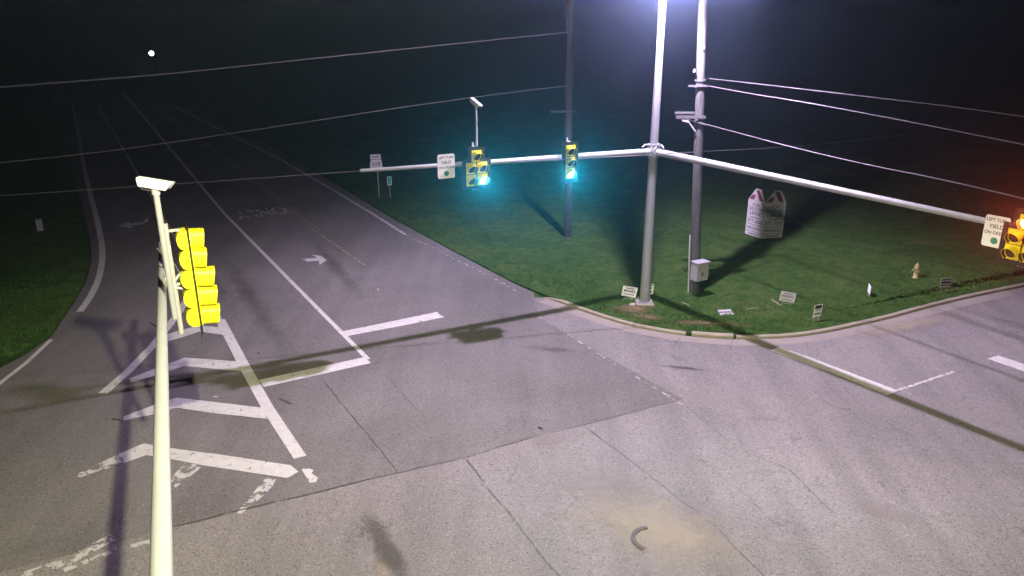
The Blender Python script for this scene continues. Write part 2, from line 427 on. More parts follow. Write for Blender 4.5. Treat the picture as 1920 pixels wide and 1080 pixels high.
poly('chevron', [(347, 868), (382, 874), (325, 919), (318, 900)], 'paint_worn', z=.0145)
poly('paint_scrap', [(498, 897), (520, 900), (500, 925), (470, 950), (450, 966), (444, 962), (470, 930)], 'paint_worn')
poly('paint_scrap', [(396, 741), (404, 738), (411, 742), (406, 748), (398, 747)], 'paint_worn')
strip('gore_line', GP((268, 946), (217, 990)), .09, .010, 'paint_faint', road)
strip('gore_line', GP((214, 1006), (130, 1052), (40, 1082)), .30, .010, 'paint_worn', old)
strip('gore_line', GP((290, 1014), (212, 1034), (120, 1070)), .16, .012, 'paint_worn', old)
el = smooth(GP((150, 585), (172, 553), (187, 520), (193, 480), (190, 450), (183, 415), (168, 360), (158, 315), (150, 270)), 2)
strip('edge_line', extend(el, 30), .27, .011, 'paint', road)
strip('edge_line', GP((-60, 772), (0, 719), (50, 680), (96, 637)), .16, .011, 'paint', road)
re_ = GP((968, 545), (850, 484), (760, 440), (700, 402), (600, 342), (520, 296), (500, 286))
strip('edge_line', extend(re_[2:], 35), .17, .011, 'paint_thin', road)
strip('edge_line', re_[:3], .14, .011, 'paint_faint', road)
yl = GP((684, 497), (590, 433), (560, 412), (470, 336), (395, 280))
yl = extend(yl, 30)
strip('centre_line', offs(yl, .0), .12, .011, 'paint_yellow', road)
strip('centre_line', offs(yl[1:], -.28), .12, .011, 'paint_yellow', road)
strip('centre_line', GP((1000, 588), (1130, 668), (1280, 760)), .07, .011, 'paint_faint', old, .02, .8)
poly('turn_arrow', [(566, 486), (576, 485), (595, 484), (585, 478), (603, 480), (613, 488), (599, 497), (598, 489), (577, 491)], 'paint')
poly('turn_arrow', [(219, 424), (242, 416), (245, 420), (267, 416), (278, 407), (278, 415), (267, 421), (248, 423), (247, 428)], 'paint_thin')
# the word in the turn lane reads for drivers coming towards the junction
mb = MB(); c0 = G(490, 398, .012)
d = (A[2]-A[3]).normalized(); ux = Vector((-d.y, d.x, 0)) * -1
mxw = Matrix(((ux.x, d.x, 0, c0.x), (ux.y, d.y, 0, c0.y), (0, 0, 1, .012), (0, 0, 0, 1)))
tmp = MB(); text_into(tmp, 'ONLY', 1.05, 0, 0, 0, bold=.02)
vv = [Vector((p.x, p.z*2.3, 0)) for p in tmp.v]
mb.add([mxw @ p for p in vv], tmp.f); mb.build('lettering', 'paint_worn', road)
poly('stop_line', [(1444, 657), (1462, 651), (1520, 671), (1684, 733), (1663, 741), (1560, 700)], 'paint', old)
strip('lane_line', GP((1680, 733), (1735, 715), (1788, 697)), .10, .010, 'paint_thin', old)
poly('stop_line', [(1851, 673), (1872, 667), (1935, 688), (1935, 702)], 'paint', old)
# joints and cracks
M['joint'] = paint('dark_broken_joint', (.10, .093, .085), .47, 2.2)
def crack(px, wdt, parent): strip('joint', GP(*px), wdt*1.0, .0145, 'joint', parent, .02, .35)
crack([(605, 712), (645, 762), (690, 815), (745, 885)], .03, road)
crack([(875, 862), (915, 915), (960, 970), (1010, 1035), (1060, 1095)], .035, old)
crack([(1092, 797), (1165, 850), (1260, 925), (1340, 985), (1440, 1090)], .03, old)
crack([(700, 682), (745, 728), (800, 785)], .012, road)
crack([(1276, 633), (1262, 651)], .03, old); crack([(1374, 638), (1369, 657)], .03, old)
crack([(1470, 1000), (1400, 930), (1300, 850)], .012, old)
crack([(330, 987), (450, 957), (590, 925), (660, 907), (700, 897)], .045, road)
crack([(700, 897), (870, 859), (940, 837), (1010, 817)], .02, road)
crack([(1095, 797), (1190, 772), (1280, 748)], .02, road)
crack([(1285, 760), (1330, 800), (1400, 850), (1480, 880), (1560, 960)], .014, old)
crack([(1150, 700), (1210, 705), (1290, 690), (1360, 700)], .012, old)
# stains
def stain(px, py, lx, ly, ang, mat, z, parent, name='stain'):
    c = G(px, py); a = R(ang); mb = MB(); n = 28
    pts = [Vector((math.cos(2*math.pi*k/n), math.sin(2*math.pi*k/n))) for k in range(n)]
    W = [(c.x+p.x*lx*math.cos(a)-p.y*ly*math.sin(a), c.y+p.x*lx*math.sin(a)+p.y*ly*math.cos(a), z) for p in pts]
    mb.add([(c.x, c.y, z)]+W, [[0, k+1, (k+1) % n+1] for k in range(n)])
    o = mb.build(name, mat, parent); uvl = o.data.uv_layers.new(name='uv')
    uv = [(.5, .5)]+[(.5+p.x*.5*1.3, .5+p.y*.5*1.3) for p in pts]
    for l in o.data.loops: uvl.data[l.index].uv = uv[l.vertex_index]
    return o
def stain2(p0, p1, half, mat, z, parent):
    a_, b_ = G(*p0), G(*p1); d_ = b_-a_; m_ = (p0[0]+p1[0])/2
    o = stain(960, 540, d_.length/2, half, math.degrees(math.atan2(d_.y, d_.x)), mat, 0, parent); c_ = (a_+b_)/2; q_ = G(960, 540)
    o.data.transform(Matrix.Translation((c_.x-q_.x, c_.y-q_.y, z)))
stain2((395, 440), (600, 760), .75, 'rubber_stain', .0158, road)
stain2((560, 420), (730, 620), .6, 'rubber_stain', .0159, road)
stain2((330, 420), (470, 640), .5, 'rubber_stain', .0160, road)
stain2((960, 890), (1560, 1110), 2.3, 'sand', .0170, old)
stain2((980, 880), (1260, 930), 1.2, 'pale', .0172, old)
stain2((670, 930), (790, 1150), .45, 'oil', .0174, old)
stain(1280, 690, 1.3, .18, -15, 'oil', .0161, old)
stain(1030, 655, 1.8, .45, -15, 'rubber_stain', .0162, old)
stain(1660, 960, 1.5, .6, -35, 'pale', .0163, old)
stain(1040, 822, 1.4, .5, 20, 'pale', .0164, old)
stain(720, 1075, 1.0, .4, 100, 'sand', .0165, old)
stain2((1500, 650), (1880, 575), .8, 'sand', .0166, old)
stain2((512, 742), (560, 765), .12, 'oil', .0156, road)
stain(1185, 585, 1.6, .8, 10, 'dirt', .135, lawn)
stain(1330, 612, 2.6, .45, -8, 'dirt', .136, lawn)
stain(1215, 600, 1.2, .5, -25, 'dirt', .137, lawn)

# grass blades close to the kerbs
KS = kpts[::4]+left_near
def fade(p):
    dm = min((p-q).length for q in KS); return max(0, min(1, 1.15-dm/4.5))**1.5
M['blade'] = plain('grass_blades', (.065, .14, .028), .9, 0, .5, .8, .1)
mb = MB()
def blade_field(n, poly_px, z):
    P = [G(*p) for p in poly_px]; xs = [p.x for p in P]; ys = [p.y for p in P]; k = 0
    while k < n:
        x, y = random.uniform(min(xs), max(xs)), random.uniform(min(ys), max(ys))
        ins = False; j = len(P)-1
        for i in range(len(P)):
            if (P[i].y > y) != (P[j].y > y) and x < (P[j].x-P[i].x)*(y-P[i].y)/(P[j].y-P[i].y)+P[i].x: ins = not ins
            j = i
        if not ins: continue
        k += 1
        if random.random() > fade(Vector((x, y, 0))): continue
        if noise.noise((x*1.3, y*1.3, 3)) < -.28: continue
        for _ in range(3):
            a = random.uniform(0, 6.28); h = random.uniform(.04, .11); l = random.uniform(-.05, .05); q = random.uniform(-.04, .04)
            bx, by = x+q, y+l; wx, wy = math.cos(a)*.012, math.sin(a)*.012
            mb.add([(bx-wx, by-wy, z), (bx+wx, by+wy, z), (bx+random.uniform(-.05, .05), by+random.uniform(-.05, .05), z+h)], [[0, 1, 2]])
blade_field(26000, [(1040, 552), (1130, 588), (1200, 608), (1300, 626), (1440, 628), (1560, 615), (1720, 576), (1900, 532), (1900, 505), (1500, 470), (1000, 470), (960, 505)], .11)
blade_field(9000, [(-60, 700), (0, 680), (92, 628), (140, 560), (165, 510), (100, 480), (-60, 520)], -.03)
tag(mb.build('grass', 'blade'), 'short mown grass blades on the verges', 'grass', kind='stuff')

# ------------------------------------------------------------------ far signal pole with two mast arms and its street light
PB = G(1208, 577, .05); PB.z = .1; PX, PY = 5.29, 29.97
JZ = 6.2
tipB, tipC = G(675, 320, 6.5), G(1850, 415, 6.17)
dC = (tipC - Vector((PX, PY, JZ))); tipC2 = Vector((PX, PY, JZ)) + dC*1.28
t, inv = root('signal_pole', (PX, PY, .1), 'tall galvanised signal pole on the grass corner with two mast arms and a street light', 'signal pole')
mb = MB().tube([(PX, PY, .22), (PX, PY, 6), (PX, PY, 12.5)], [.20, .165, .115], 20); mb.build('pole', 'galv', t, inv)
mb = MB().box((PX-.33, PY-.33, .06), (PX+.33, PY+.33, .17), bev=.01).build('footing', 'concrete', t, inv)
mb = MB().box((PX-.27, PY-.27, .172), (PX+.27, PY+.27, .21))
for sx in (-1, 1):
    for sy in (-1, 1): mb.tube([(PX+sx*.22, PY+sy*.22, .2), (PX+sx*.22, PY+sy*.22, .3)], .025, 8)
mb.build('base_plate', 'galv', t, inv)
MB().box((PX-.07, PY-.215, .45), (PX+.07, PY-.15, .72), bev=.01).build('hand_hole', 'galv', t, inv)
def arm(tip, r0, r1):
    a = Vector((PX, PY, JZ)); d = (tip-a); L = d.length; d.normalize(); pts = []; rr = []
    for i in range(9):
        u = i/8; p = a + d*(.2+(L-.2)*u); pts.append(p); rr.append(r0+(r1-r0)*u)
    o = MB().tube(pts, rr, 16).build('mast_arm', 'arm', t, inv)
    f = MB().tube([a+d*.16, a+d*.22], [r0*1.6, r0*1.6], 18).build('flange', 'galv', o, inv)
    return o
arm(tipB, .125, .055); arm(tipC2, .135, .07)
for z0, rr in ((JZ+.24, .215), (JZ-.22, .2)):
    mb = MB().tube([(PX, PY, z0-.05), (PX, PY, z0+.05)], rr, 18)
    if z0 > JZ:
        for dd in ((tipB-Vector((PX, PY, JZ))).normalized(), dC.normalized()):
            b0 = Vector((PX, PY, z0)) + dd*.18
            mb.tube([b0, b0+dd*.22+Vector((0, 0, .03)), b0+dd*.34-Vector((0, 0, .06))], .035, 8)
    mb.build('clamp', 'galv', t, inv)
def luminaire(t, inv, top, lamp, lit, watts, col):
    dirn = Vector((lamp.x-top.x, lamp.y-top.y, 0)); L = dirn.length; dirn.normalize()
    hp = lamp + Vector((0, 0, .22))
    MB().tube([top-Vector((0, 0, .35)), top+dirn*L*.35+Vector((0, 0, hp.z-top.z-.1)), hp-dirn*.3], [.05, .045, .035], 12).build('lamp_arm', 'galv', t, inv)
    a = math.atan2(dirn.y, dirn.x); mx = Matrix.Translation(hp) @ Matrix.Rotation(a, 4, 'Z')
    mb = MB(); prof = [(-.38, .0), (-.36, .09), (-.1, .13), (.25, .11), (.4, .05), (.42, 0)]
    for i in range(len(prof)-1):
        pass
    mb.prism([(x, z) for x, z in prof], 'y', -.15, .15, mx=mx)
    h = mb.build('lamp_head', 'galv', t, inv)
    MB().box((-.2, -.12, -.022), (.3, .12, -.004), mx=mx).build('lamp_glass', lit, h, inv)
    L_ = lamp_light('lamp_light', lamp, watts, col, .12)
    L_.parent = t; L_.location = inv @ lamp
luminaire(t, inv, Vector((PX, PY, 12.5)), FAR_LAMP, 'lamp_lit', FAR_W, FAR_C)

# ------------------------------------------------------------------ near mast arm
ADIR = Vector((-4.609, 11.367, 0)).normalized(); NR = Vector((ADIR.y, -ADIR.x, 0))
N0 = G(306, 1080, 6.2); base = N0 - ADIR*7.1
t, inv = root('signal_pole', (base.x, base.y, 0), 'long pale mast arm reaching up the photo from the lower left, carrying the near signal', 'signal pole')
bx, by = base.x, base.y
MB().tube([(bx, by, .1), (bx, by, 13.9)], [.2, .12], 20).build('pole', 'galv', t, inv)
MB().box((bx-.28, by-.28, .02), (bx+.28, by+.28, .09), bev=.01).build('base_plate', 'galv', t, inv)
tip = G(304, 458, 6.2); a0 = Vector((bx, by, 6.2))
pts = [a0.lerp(tip, .02+.98*i/12) for i in range(13)]
mast = MB().tube(pts, [.135-.065*i/12 for i in range(13)], 22).build('mast_arm', 'arm', t, inv)
MB().tube([tip-ADIR*.01, tip+ADIR*.03], [.073, .073], 16).build('end_cap', 'bracket', mast, inv)
luminaire(t, inv, Vector((bx, by, 13.9)), NEAR_LAMP, 'lamp_lit_warm', NEAR_W, NEAR_C)

# ------------------------------------------------------------------ signals
S = .42
SF = .95
def section(root_, inv, cx, cz, yel, lens, vis_len, mx, full=False, vr=1.0):
    pr = [(.0, -.205), (.0, .205)]
    for k in range(9):
        a = math.pi*k/8; pr.append((.10+.13*math.sin(a), .205*math.cos(a)*.98))
    m2 = mx @ Matrix.Translation((cx, 0, cz))
    h = MB().prism(pr, 'x', -.19, .19, mx=m2).build('housing', yel, root_, inv)
    MB().box((-.188, -.05, -.198), (.188, -.023, .198), mx=m2, bev=.008).build('lens_door', yel, root_, inv)
    mb = MB(); n = 20
    vs = [(0, -.075, 0)]+[(.15*math.cos(6.2832*k/n), -.058, .15*math.sin(6.2832*k/n)) for k in range(n)]
    mb.add(vs, [[0, k+1, (k+1) % n+1] for k in range(n)], 0, True, m2)
    mb.build('lens', lens, root_, inv)
    mb = MB(); na = 24; a0, a1 = R(-58), R(238); ro, ri = .178*vr, .170*vr
    V = []
    for k in range(na+1):
        a = a0+(a1-a0)*k/na; s_ = (math.sin(a)+.85)/1.85
        L = vis_len*((.80+.20*s_) if full else (.30+.70*s_**1.2))
        c, s2 = math.cos(a), math.sin(a)
        if full: q_ = (abs(c)**3.4+abs(s2)**3.4)**(-1/3.4); c, s2 = c*q_, s2*q_
        dz = -.06*vis_len/.3
        V += [(c*ro, -.052, s2*ro), (c*ro, -.052-L, s2*ro+dz*.5), (c*ri, -.052-L, s2*ri+dz*.5), (c*ri, -.052, s2*ri)]
    for k in range(na):
        i = k*4; j = i+4
        mb.add([V[i], V[i+1], V[j+1], V[j]], [[0, 1, 2, 3]], 0, True, m2)
        mb.add([V[i+1], V[i+2], V[j+2], V[j+1]], [[0, 1, 2, 3]], 0, False, m2)
        mb.add([V[i+2], V[i+3], V[j+3], V[j+2]], [[0, 1, 2, 3]], 1, True, m2)
    for i in (0, na*4): mb.add([V[i], V[i+1], V[i+2], V[i+3]], [[0, 1, 2, 3]], 0, False, m2)
    mb.build('visor', [yel, 'black'], root_, inv)
def signal_light(root_, inv, p, fwd, col, watts):
    L = bpy.data.lights.new('signal_beam', 'SPOT'); L.energy = watts; L.color = col; L.spot_size = R(100); L.spot_blend = 1.0; L.shadow_soft_size = .12
    o = bpy.data.objects.new('signal_beam', L); COL.objects.link(o); o.parent = root_
    q = inv.to_3x3() @ fwd; o.location = inv @ p; o.rotation_euler = (-q).to_track_quat('Z', 'Y').to_euler()
def facing(d): return math.atan2(d.x, -d.y)     # rotates local -Y onto d

# far signals on arm B
dB = (tipB-Vector((PX, PY, JZ))).normalized(); fB = Vector((-dB.y, dB.x, 0)).normalized()
if fB.y > 0: fB = -fB
rzB = facing(fB)
def armB_point(px):          # the point of arm B seen at photo column px
    a, b = Vector((PX, PY, JZ)), tipB; lo, hi = 0., 1.
    for _ in range(40):
        m_ = (lo+hi)/2; p = a.lerp(b, m_); wv = p.y*math.cos(PITCH)-(p.z-HCAM)*math.sin(PITCH)
        if 960+FOC*p.x/wv > px: lo = m_
        else: hi = m_
    return a.lerp(b, lo)
def tall_signal(loc, rz, label, lits, group):
    t, inv = root('traffic_signal', loc, label, 'traffic signal', group, rz=rz); t.scale = (SF, SF, SF)
    I = Matrix.Identity(4)
    for k, cz in enumerate((S, 0, -S)): section(t, None, 0, cz, 'signal_yellow', lits[k], .30, I)
    MB().box((-.33, -.021, -S*1.5-.12), (.33, -.006, S*1.5+.12)).build('backplate', 'black', t)
    mb = MB().tube([(0, .30, -.85), (0, .30, .85)], .03, 10)
    for z in (.72, -.72): mb.box((-.03, .0, z-.02), (.03, .3, z+.02))
    mb.box((-.08, .26, -.1), (.08, .4, .1)); mb.build('bracket', 'bracket', t)
    return t
pb = armB_point(1058) + fB*.40; pb.z = armB_point(1058).z - .10
t2 = tall_signal(pb, rzB-R(6), 'three-light traffic signal showing green, nearer the pole on the left mast arm', ('dark_lens', 'dark_lens', 'green_lit'), 'far traffic signals')
signal_light(t2, Matrix.Rotation(-rzB, 4, 'Z') @ Matrix.Translation(-pb), pb+Vector((0, 0, -S))+fB*.12, (fB+Vector((-.2, 0, .12))).normalized(), (.02, .90, 1.0), 2100)
def doghouse(loc, rz, label, lit_idx, lit, group):
    t, inv = root('traffic_signal', loc, label, 'traffic signal', group, rz=rz); t.scale = (SF, SF, SF); I = Matrix.Identity(4)
    cs = [(0, S), (-.21, 0), (-.21, -S), (.21, 0), (.21, -S)]
    for k, (cx, cz) in enumerate(cs): section(t, None, cx, cz, 'signal_yellow', lit if k == lit_idx else 'dark_lens', .30, I)
    MB().box((-.33, -.021, S/2+.13), (.33, -.006, S*1.5+.12)).build('backplate', 'black', t)
    MB().box((-.55, -.021, -S*1.5-.12), (.55, -.006, S/2+.128)).build('backplate', 'black', t)
    mb = MB().tube([(0, .30, -.85), (0, .30, .85)], .03, 10)
    for z in (.70, -.75): mb.box((-.03, .0, z-.02), (.03, .3, z+.02))
    mb.box((-.08, .26, -.1), (.08, .4, .1)); mb.build('bracket', 'bracket', t)
    return t
pa = armB_point(884); da = pa + fB*.40; da.z = pa.z-.08
t3 = doghouse(da, rzB, 'five-light cluster signal showing green, under the small white camera on the left mast arm', 4, 'green_lit', 'far traffic signals')
ga = da + Vector((.21*math.cos(rzB), .21*math.sin(rzB), -S))
signal_light(t3, Matrix.Rotation(-rzB, 4, 'Z') @ Matrix.Translation(-da), ga+fB*.12, (fB+Vector((-.2, 0, .12))).normalized(), (.02, .90, 1.0), 2100)
# signal on arm C, cut by the right edge of the photo
dCn = dC.normalized(); fC = Vector((dCn.y, -dCn.x, 0)).normalized()
if fC.y > 0: fC = -fC
rzC = facing(fC)
pc = Vector((PX, PY, JZ)) + dC*1.092; sc_ = pc + fC*.40; sc_.z = pc.z-.12
t4 = doghouse(sc_, rzC, 'five-light cluster signal glowing red at the right edge, beside the left turn sign', 0, 'red_lit', None)
signal_light(t4, Matrix.Rotation(-rzC, 4, 'Z') @ Matrix.Translation(-sc_), sc_+Vector((0, 0, S))+fC*.12, (fC+Vector((.0, 0, .12))).normalized(), (1, .08, .02), 1500)

# near five-section signal, edge on
np_ = Vector((-6.74, 15.72, 6.19)) + NR*.12
rzN = facing(NR)
mxn = Matrix.Identity(4)
t, _ = root('traffic_signal', np_, 'bright yellow five-light signal seen edge on beside the near mast arm', 'traffic signal', rz=rzN+R(4), ry=R(3))
invN = None
S5 = .412
for k in range(5):
    mz = Matrix.Translation((0, 0, (2-k)*S5)) @ Matrix.Diagonal((1.0, .95 if k < 2 else 1.1, .97, 1))
    section(t, None, 0, 0, 'signal_lime', 'red_lit' if k == 0 else 'dark_lens', .30 if k < 2 else .35, mz, full=True, vr=1.13)
MB().box((-.36, -.024, -S5*2.5-.13), (.36, -.004, S5*2.5+.11)).build('backplate', 'black', t)
mb = MB().tube([(0, .38, -1.18), (0, .38, 1.18)], .055, 14)
mb.build('mounting_tube', 'bracket', t)
mb = MB().box((-.03, .12, 1.0), (.03, .38, 1.05))
mb.build('bracket_arm', 'bracket', t)
mb = MB().tube([(0, .38, -.05), (.02, .22, .12)], .03, 8).tube([(0, .38, -.12), (.0, .2, -.10)], .035, 8).tube([(0, .38, -.16), (-.02, .22, -.22)], .028, 8)
mb.build('bracket_arm', 'bracket', t)
mb = MB().box((-.10, .41, -.10), (.10, .54, .10), bev=.02)
mb.build('clamp', 'bracket', t)
MB().tube([(0, .6, .7), (.03, .45, .45), (.02, .3, .3), (.0, .24, .1), (.02, .33, -.1)], .014, 6).build('cable', 'wire_dark', t)
MB().tube([(0, .66, -.9), (.05, .8, -1.0), (.05, .95, -.85)], .012, 6).build('cable', 'wire_dark', t)
MB().tube([(0, -.0, -S5*2.5-.1), (0, -.005, -S5*2.5-.38)], .008, 6).build('cable', 'wire_dark', t)

# ------------------------------------------------------------------ detection cameras
def detector(loc, rz, label, post_h, tilt, sc=1.0, post_r=.045, post_tilt=(0, 0), roll=0):
    t, _ = root('detection_camera', loc, label, 'camera', 'detection cameras', rz=rz)
    top = Vector((post_tilt[0], post_tilt[1], post_h))
    MB().tube([(0, 0, -.25), top*.97], post_r, 14).build('post', 'arm', t)
    MB().tube([top*.955, top*1.01], post_r*1.35, 14).build('collar', 'bracket', t)
    mx = Matrix.Translation(top+Vector((0, 0, .12*sc))) @ Matrix.Rotation(roll, 4, 'Y') @ Matrix.Rotation(tilt, 4, 'X') @ Matrix.Scale(sc, 4)
    # body points along -Y
    b = MB().box((-.09, -.30, -.08), (.09, .32, .06), mx=mx, bev=.02).build('camera_body', 'white_case', t)
    MB().tube([(0, -.302, -.01), (0, -.31, -.01)], .05, 14, mx=mx).build('lens', 'dark_lens', b)
    sec = [(-.125, -.09), (-.125, .03), (-.085, .085), (.085, .085), (.125, .03), (.125, -.09), (.117, -.09), (.117, .027), (.082, .077), (-.082, .077), (-.117, .027), (-.117, -.09)]
    mb = MB(); n = len(sec); yf = lambda x, z: -.42+.12*(.085-z)/.17; yb = lambda x, z: .30+.06*(z+.09)/.17
    mb.add([(x, yf(x, z), z) for x, z in sec]+[(x, yb(x, z), z) for x, z in sec],
           [[i, (i+1) % n, n+(i+1) % n, n+i] for i in range(n)]+[[k, k+1, n-2-k, n-1-k] for k in range(5)]+[[n+k, n+k+1, 2*n-2-k, 2*n-1-k] for k in range(5)], 0, False, mx)
    mb.build('sun_shield', 'white_case', t)
    MB().tube([top, top+Vector((0, 0, .10*sc))], .035*sc, 10).build('swivel', 'black', t)
    MB().tube([mx @ Vector((0, .33, -.04)), mx @ Vector((.02, .40, -.10)), mx @ Vector((.0, .28, -.17)), mx @ Vector((0, .1, -.17)), top-Vector((0, 0, .05))], .012, 6).build('cable', 'bracket', t)
    return t
cb = Vector((-6.42, 14.2, 6.15))
detector(cb, facing(NR)-R(24), 'white detection camera on a tall post on the near mast arm', 2.27, R(9), .82, .055)
cp = armB_point(894) + Vector((0, -.05, .15))
detector(cp, R(38), 'small white detection camera above the green cluster signal', 1.75, R(22), .72, .035)

# ------------------------------------------------------------------ yield signs on the arms
def rounded(w, h, r, n=5):
    P = []
    for cx, cz, a in ((w/2-r, h/2-r, 0), (-w/2+r, h/2-r, 90), (-w/2+r, -h/2+r, 180), (w/2-r, -h/2+r, 270)):
        for k in range(n+1): P.append((cx+r*math.cos(R(a+90*k/n)), cz+r*math.sin(R(a+90*k/n))))
    return P
def yield_sign(loc, rz, label, w, h, roll=0):
    t, _ = root('road_sign', loc, label, 'road sign', 'left turn signs', rz=rz, ry=roll)
    p = MB().prism(rounded(w, h, .06), 'y', -.006, .006).build('panel', 'white_panel', t)
    mb = MB(); k = h/.86
    text_into(mb, 'LEFT TURN', .125*k, 0, .31*k, -.009, sx=.92); text_into(mb, 'YIELD', .145*k, 0, .135*k, -.009); text_into(mb, 'ON GREEN', .125*k, 0, -.04*k, -.009, sx=.92)
    mb.build('lettering', 'letter', t)
    q = [(.092*k*math.cos(R(15*i)), -.25*k+.092*k*math.sin(R(15*i))) for i in range(24)]
    MB().prism(q, 'y', -.011, -.0065).build('green_disc', 'green_dot', t)
    MB().box((-.04, .007, -.1), (.04, .2, .1)).build('bracket', 'bracket', t)
    return t
p = armB_point(832) + fB*.22
yield_sign(p+Vector((0, 0, .0)), rzB, 'white sign with a green disc on the left mast arm beside the green cluster signal', .60, .80)
pcs = Vector((PX, PY, JZ)) + dC*1.030; pcs += fC*.22; pcs.z -= .16
yield_sign(pcs, rzC, 'white left turn sign on the right mast arm beside the red signal', .60, .82, R(-1))

# ------------------------------------------------------------------ utility poles and wires
ub = G(1301, 553)
UX, UY = ub.x, ub.y
utop = AT(1318, 3, UY); ex = (utop.x-UX)/(utop.z)
def up(z): return Vector((UX+ex*z, UY, z))
t, inv = root('utility_pole', (UX, UY, 0), 'weathered wooden utility pole with a cabinet, just right of the signal pole', 'utility pole')
MB().tube([up(-.1), up(6), up(14)], [.215, .185, .15], 18).build('pole', 'wood', t, inv)
ca = AT(1280, 220, UY-.3); cz_ = ca.z
mb = MB().box((UX+ex*cz_-.95, UY-.34, cz_-.05), (UX+ex*cz_+.16, UY-.22, cz_+.05))
mb.build('crossarm', 'wood', t, inv)
mb = MB().box((UX+ex*cz_-.9, UY+.18, cz_+.06), (UX+ex*cz_+.16, UY+.28, cz_+.14)); mb.build('crossarm', 'wood', t, inv)
c0 = up(cz_)
MB().tube([c0+Vector((-.55, -.28, -.05)), c0+Vector((-.16, -.2, -.55))], .03, 6).build('brace', 'bracket', t, inv)
MB().tube([c0+Vector((-.7, -.3, -.12)), c0+Vector((-.45, -.3, -.18))], .04, 8).build('splice_case', 'bracket', t, inv)
MB().tube([c0+Vector((-.4, -.26, -.1)), c0+Vector((-.1, -.26, -.22)), c0+Vector((.2, -.26, -.3))], .02, 6).build('cable', 'wire_dark', t, inv)
def insul(px, py, nm='insulator'):
    p = AT(px, py, UY-.2); MB().lathe([(.0, -.07), (.05, -.06), (.06, 0), (.035, .03), (.05, .06), (0, .08)], 12, mx=Matrix.Translation(p)).build(nm, 'porcelain', t, inv)
insul(1302, 133); insul(1319, 90)
for pz in (AT(1310, 150, UY).z, AT(1312, 162, UY).z):
    MB().tube([up(pz-.035), up(pz+.035)], .225, 16).build('band', 'hardware', t, inv)
mb = MB().box((UX+ex*AT(1310, 162, UY).z-.5, UY-.26, AT(1310, 160, UY).z-.03), (UX+ex*AT(1310, 162, UY).z+.2, UY-.20, AT(1310, 160, UY).z+.03)); mb.build('bracket_arm', 'hardware', t, inv)
MB().tube([up(.1)+Vector((-.25, -.05, 0)), up(2.6)+Vector((-.24, -.05, 0))], .03, 8).build('conduit', 'bracket', t, inv)
# cabinet fixed to the pole
cc = AT(1311, 508, UY-.45)
t, _ = root('utility_cabinet', (cc.x+.02, UY-.42, cc.z-.38), 'grey metal cabinet mounted low on the wooden utility pole', 'cabinet', rz=R(28))
MB().box((-.30, -.20, 0), (.30, .20, .76), bev=.015).build('cabinet_body', 'cabinet', t)
MB().box((-.27, -.215, .03), (.27, -.203, .73)).build('door', 'cabinet', t)
MB().box((-.05, -.24, .22), (-.01, -.216, .38)).build('handle', 'black', t)
MB().box((-.33, -.24, .762), (.33, .22, .785)).build('rain_hood', 'cabinet', t)
MB().box((-.16, -.218, .5), (-.12, -.2155, .53)).build('lock', 'black', t)
# second utility pole, faint behind
u2 = G(1064, 446); u2t = AT(1067, 0, u2.y); 
t, inv = root('utility_pole', (u2.x, u2.y, 0), 'dim wooden utility pole standing behind the green signal', 'utility pole')
MB().tube([(u2.x, u2.y, -.1), (u2t.x, u2.y, 14)], [.22, .16], 16).build('pole', 'dim_wood', t, inv)
ca2 = AT(1046, 209, u2.y-.25)
MB().box((ca2.x-.35, u2.y-.3, ca2.z-.05), (u2.x+.2, u2.y-.2, ca2.z+.05)).build('crossarm', 'dim_wood', t, inv)

def wire(px, a, b, rad, label, mat='wire', seg=6, ext=None):
    P = [ON(x, y, a, b) for x, y in px]
    if ext: P = P + [Vector(ext)]
    P = smooth(P, 3)
    c = P[0]
    o = MB().tube([p-c for p in P], rad, seg, caps=False).build('overhead_wire', mat); o.location = c
    return tag(o, label, 'overhead wire', 'overhead wires')
UP = (UX, UY); U2 = (u2.x, u2.y)
wire([(-60, 170), (0, 163), (160, 151), (320, 138), (480, 121), (640, 104), (920, 75), (1066, 60)], (-15.5, 25), U2, .028, 'uppermost overhead wire crossing the dark sky at upper left')
wire([(-60, 309), (0, 305), (150, 290), (300, 270), (520, 237), (760, 200), (920, 178), (1066, 160)], (-16, 25), U2, .016, 'middle overhead wire crossing the road at left')
wire([(-60, 371), (0, 367), (250, 350), (460, 336), (675, 320), (880, 309), (1050, 299), (1215, 291), (1300, 285)], (-16, 24), (6.5, 28.6), .014, 'lowest overhead wire passing close behind the near camera post and along the left mast arm')
wire([(1318, 284), (1440, 278), (1560, 268), (1700, 252)], UP, (30, 50), .012, 'thin wire leaving the utility pole away to the right', 'wire_dark')
wire([(1330, 147), (1480, 164), (1640, 183), (1780, 199), (1960, 224)], UP, (14, 21), .012, 'upper thin wire running from the utility pole to the right edge')
wire([(1322, 160), (1420, 178), (1500, 190), (1700, 227), (1960, 279)], UP, (14, 21), .018, 'middle bright wire running from the utility pole to the right edge')
wire([(1285, 223), (1380, 248), (1480, 275), (1620, 308), (1780, 339), (1960, 382)], (UX-.4, UY-.3), (14, 21), .02, 'lowest cable running from the pole crossarm to the right edge')

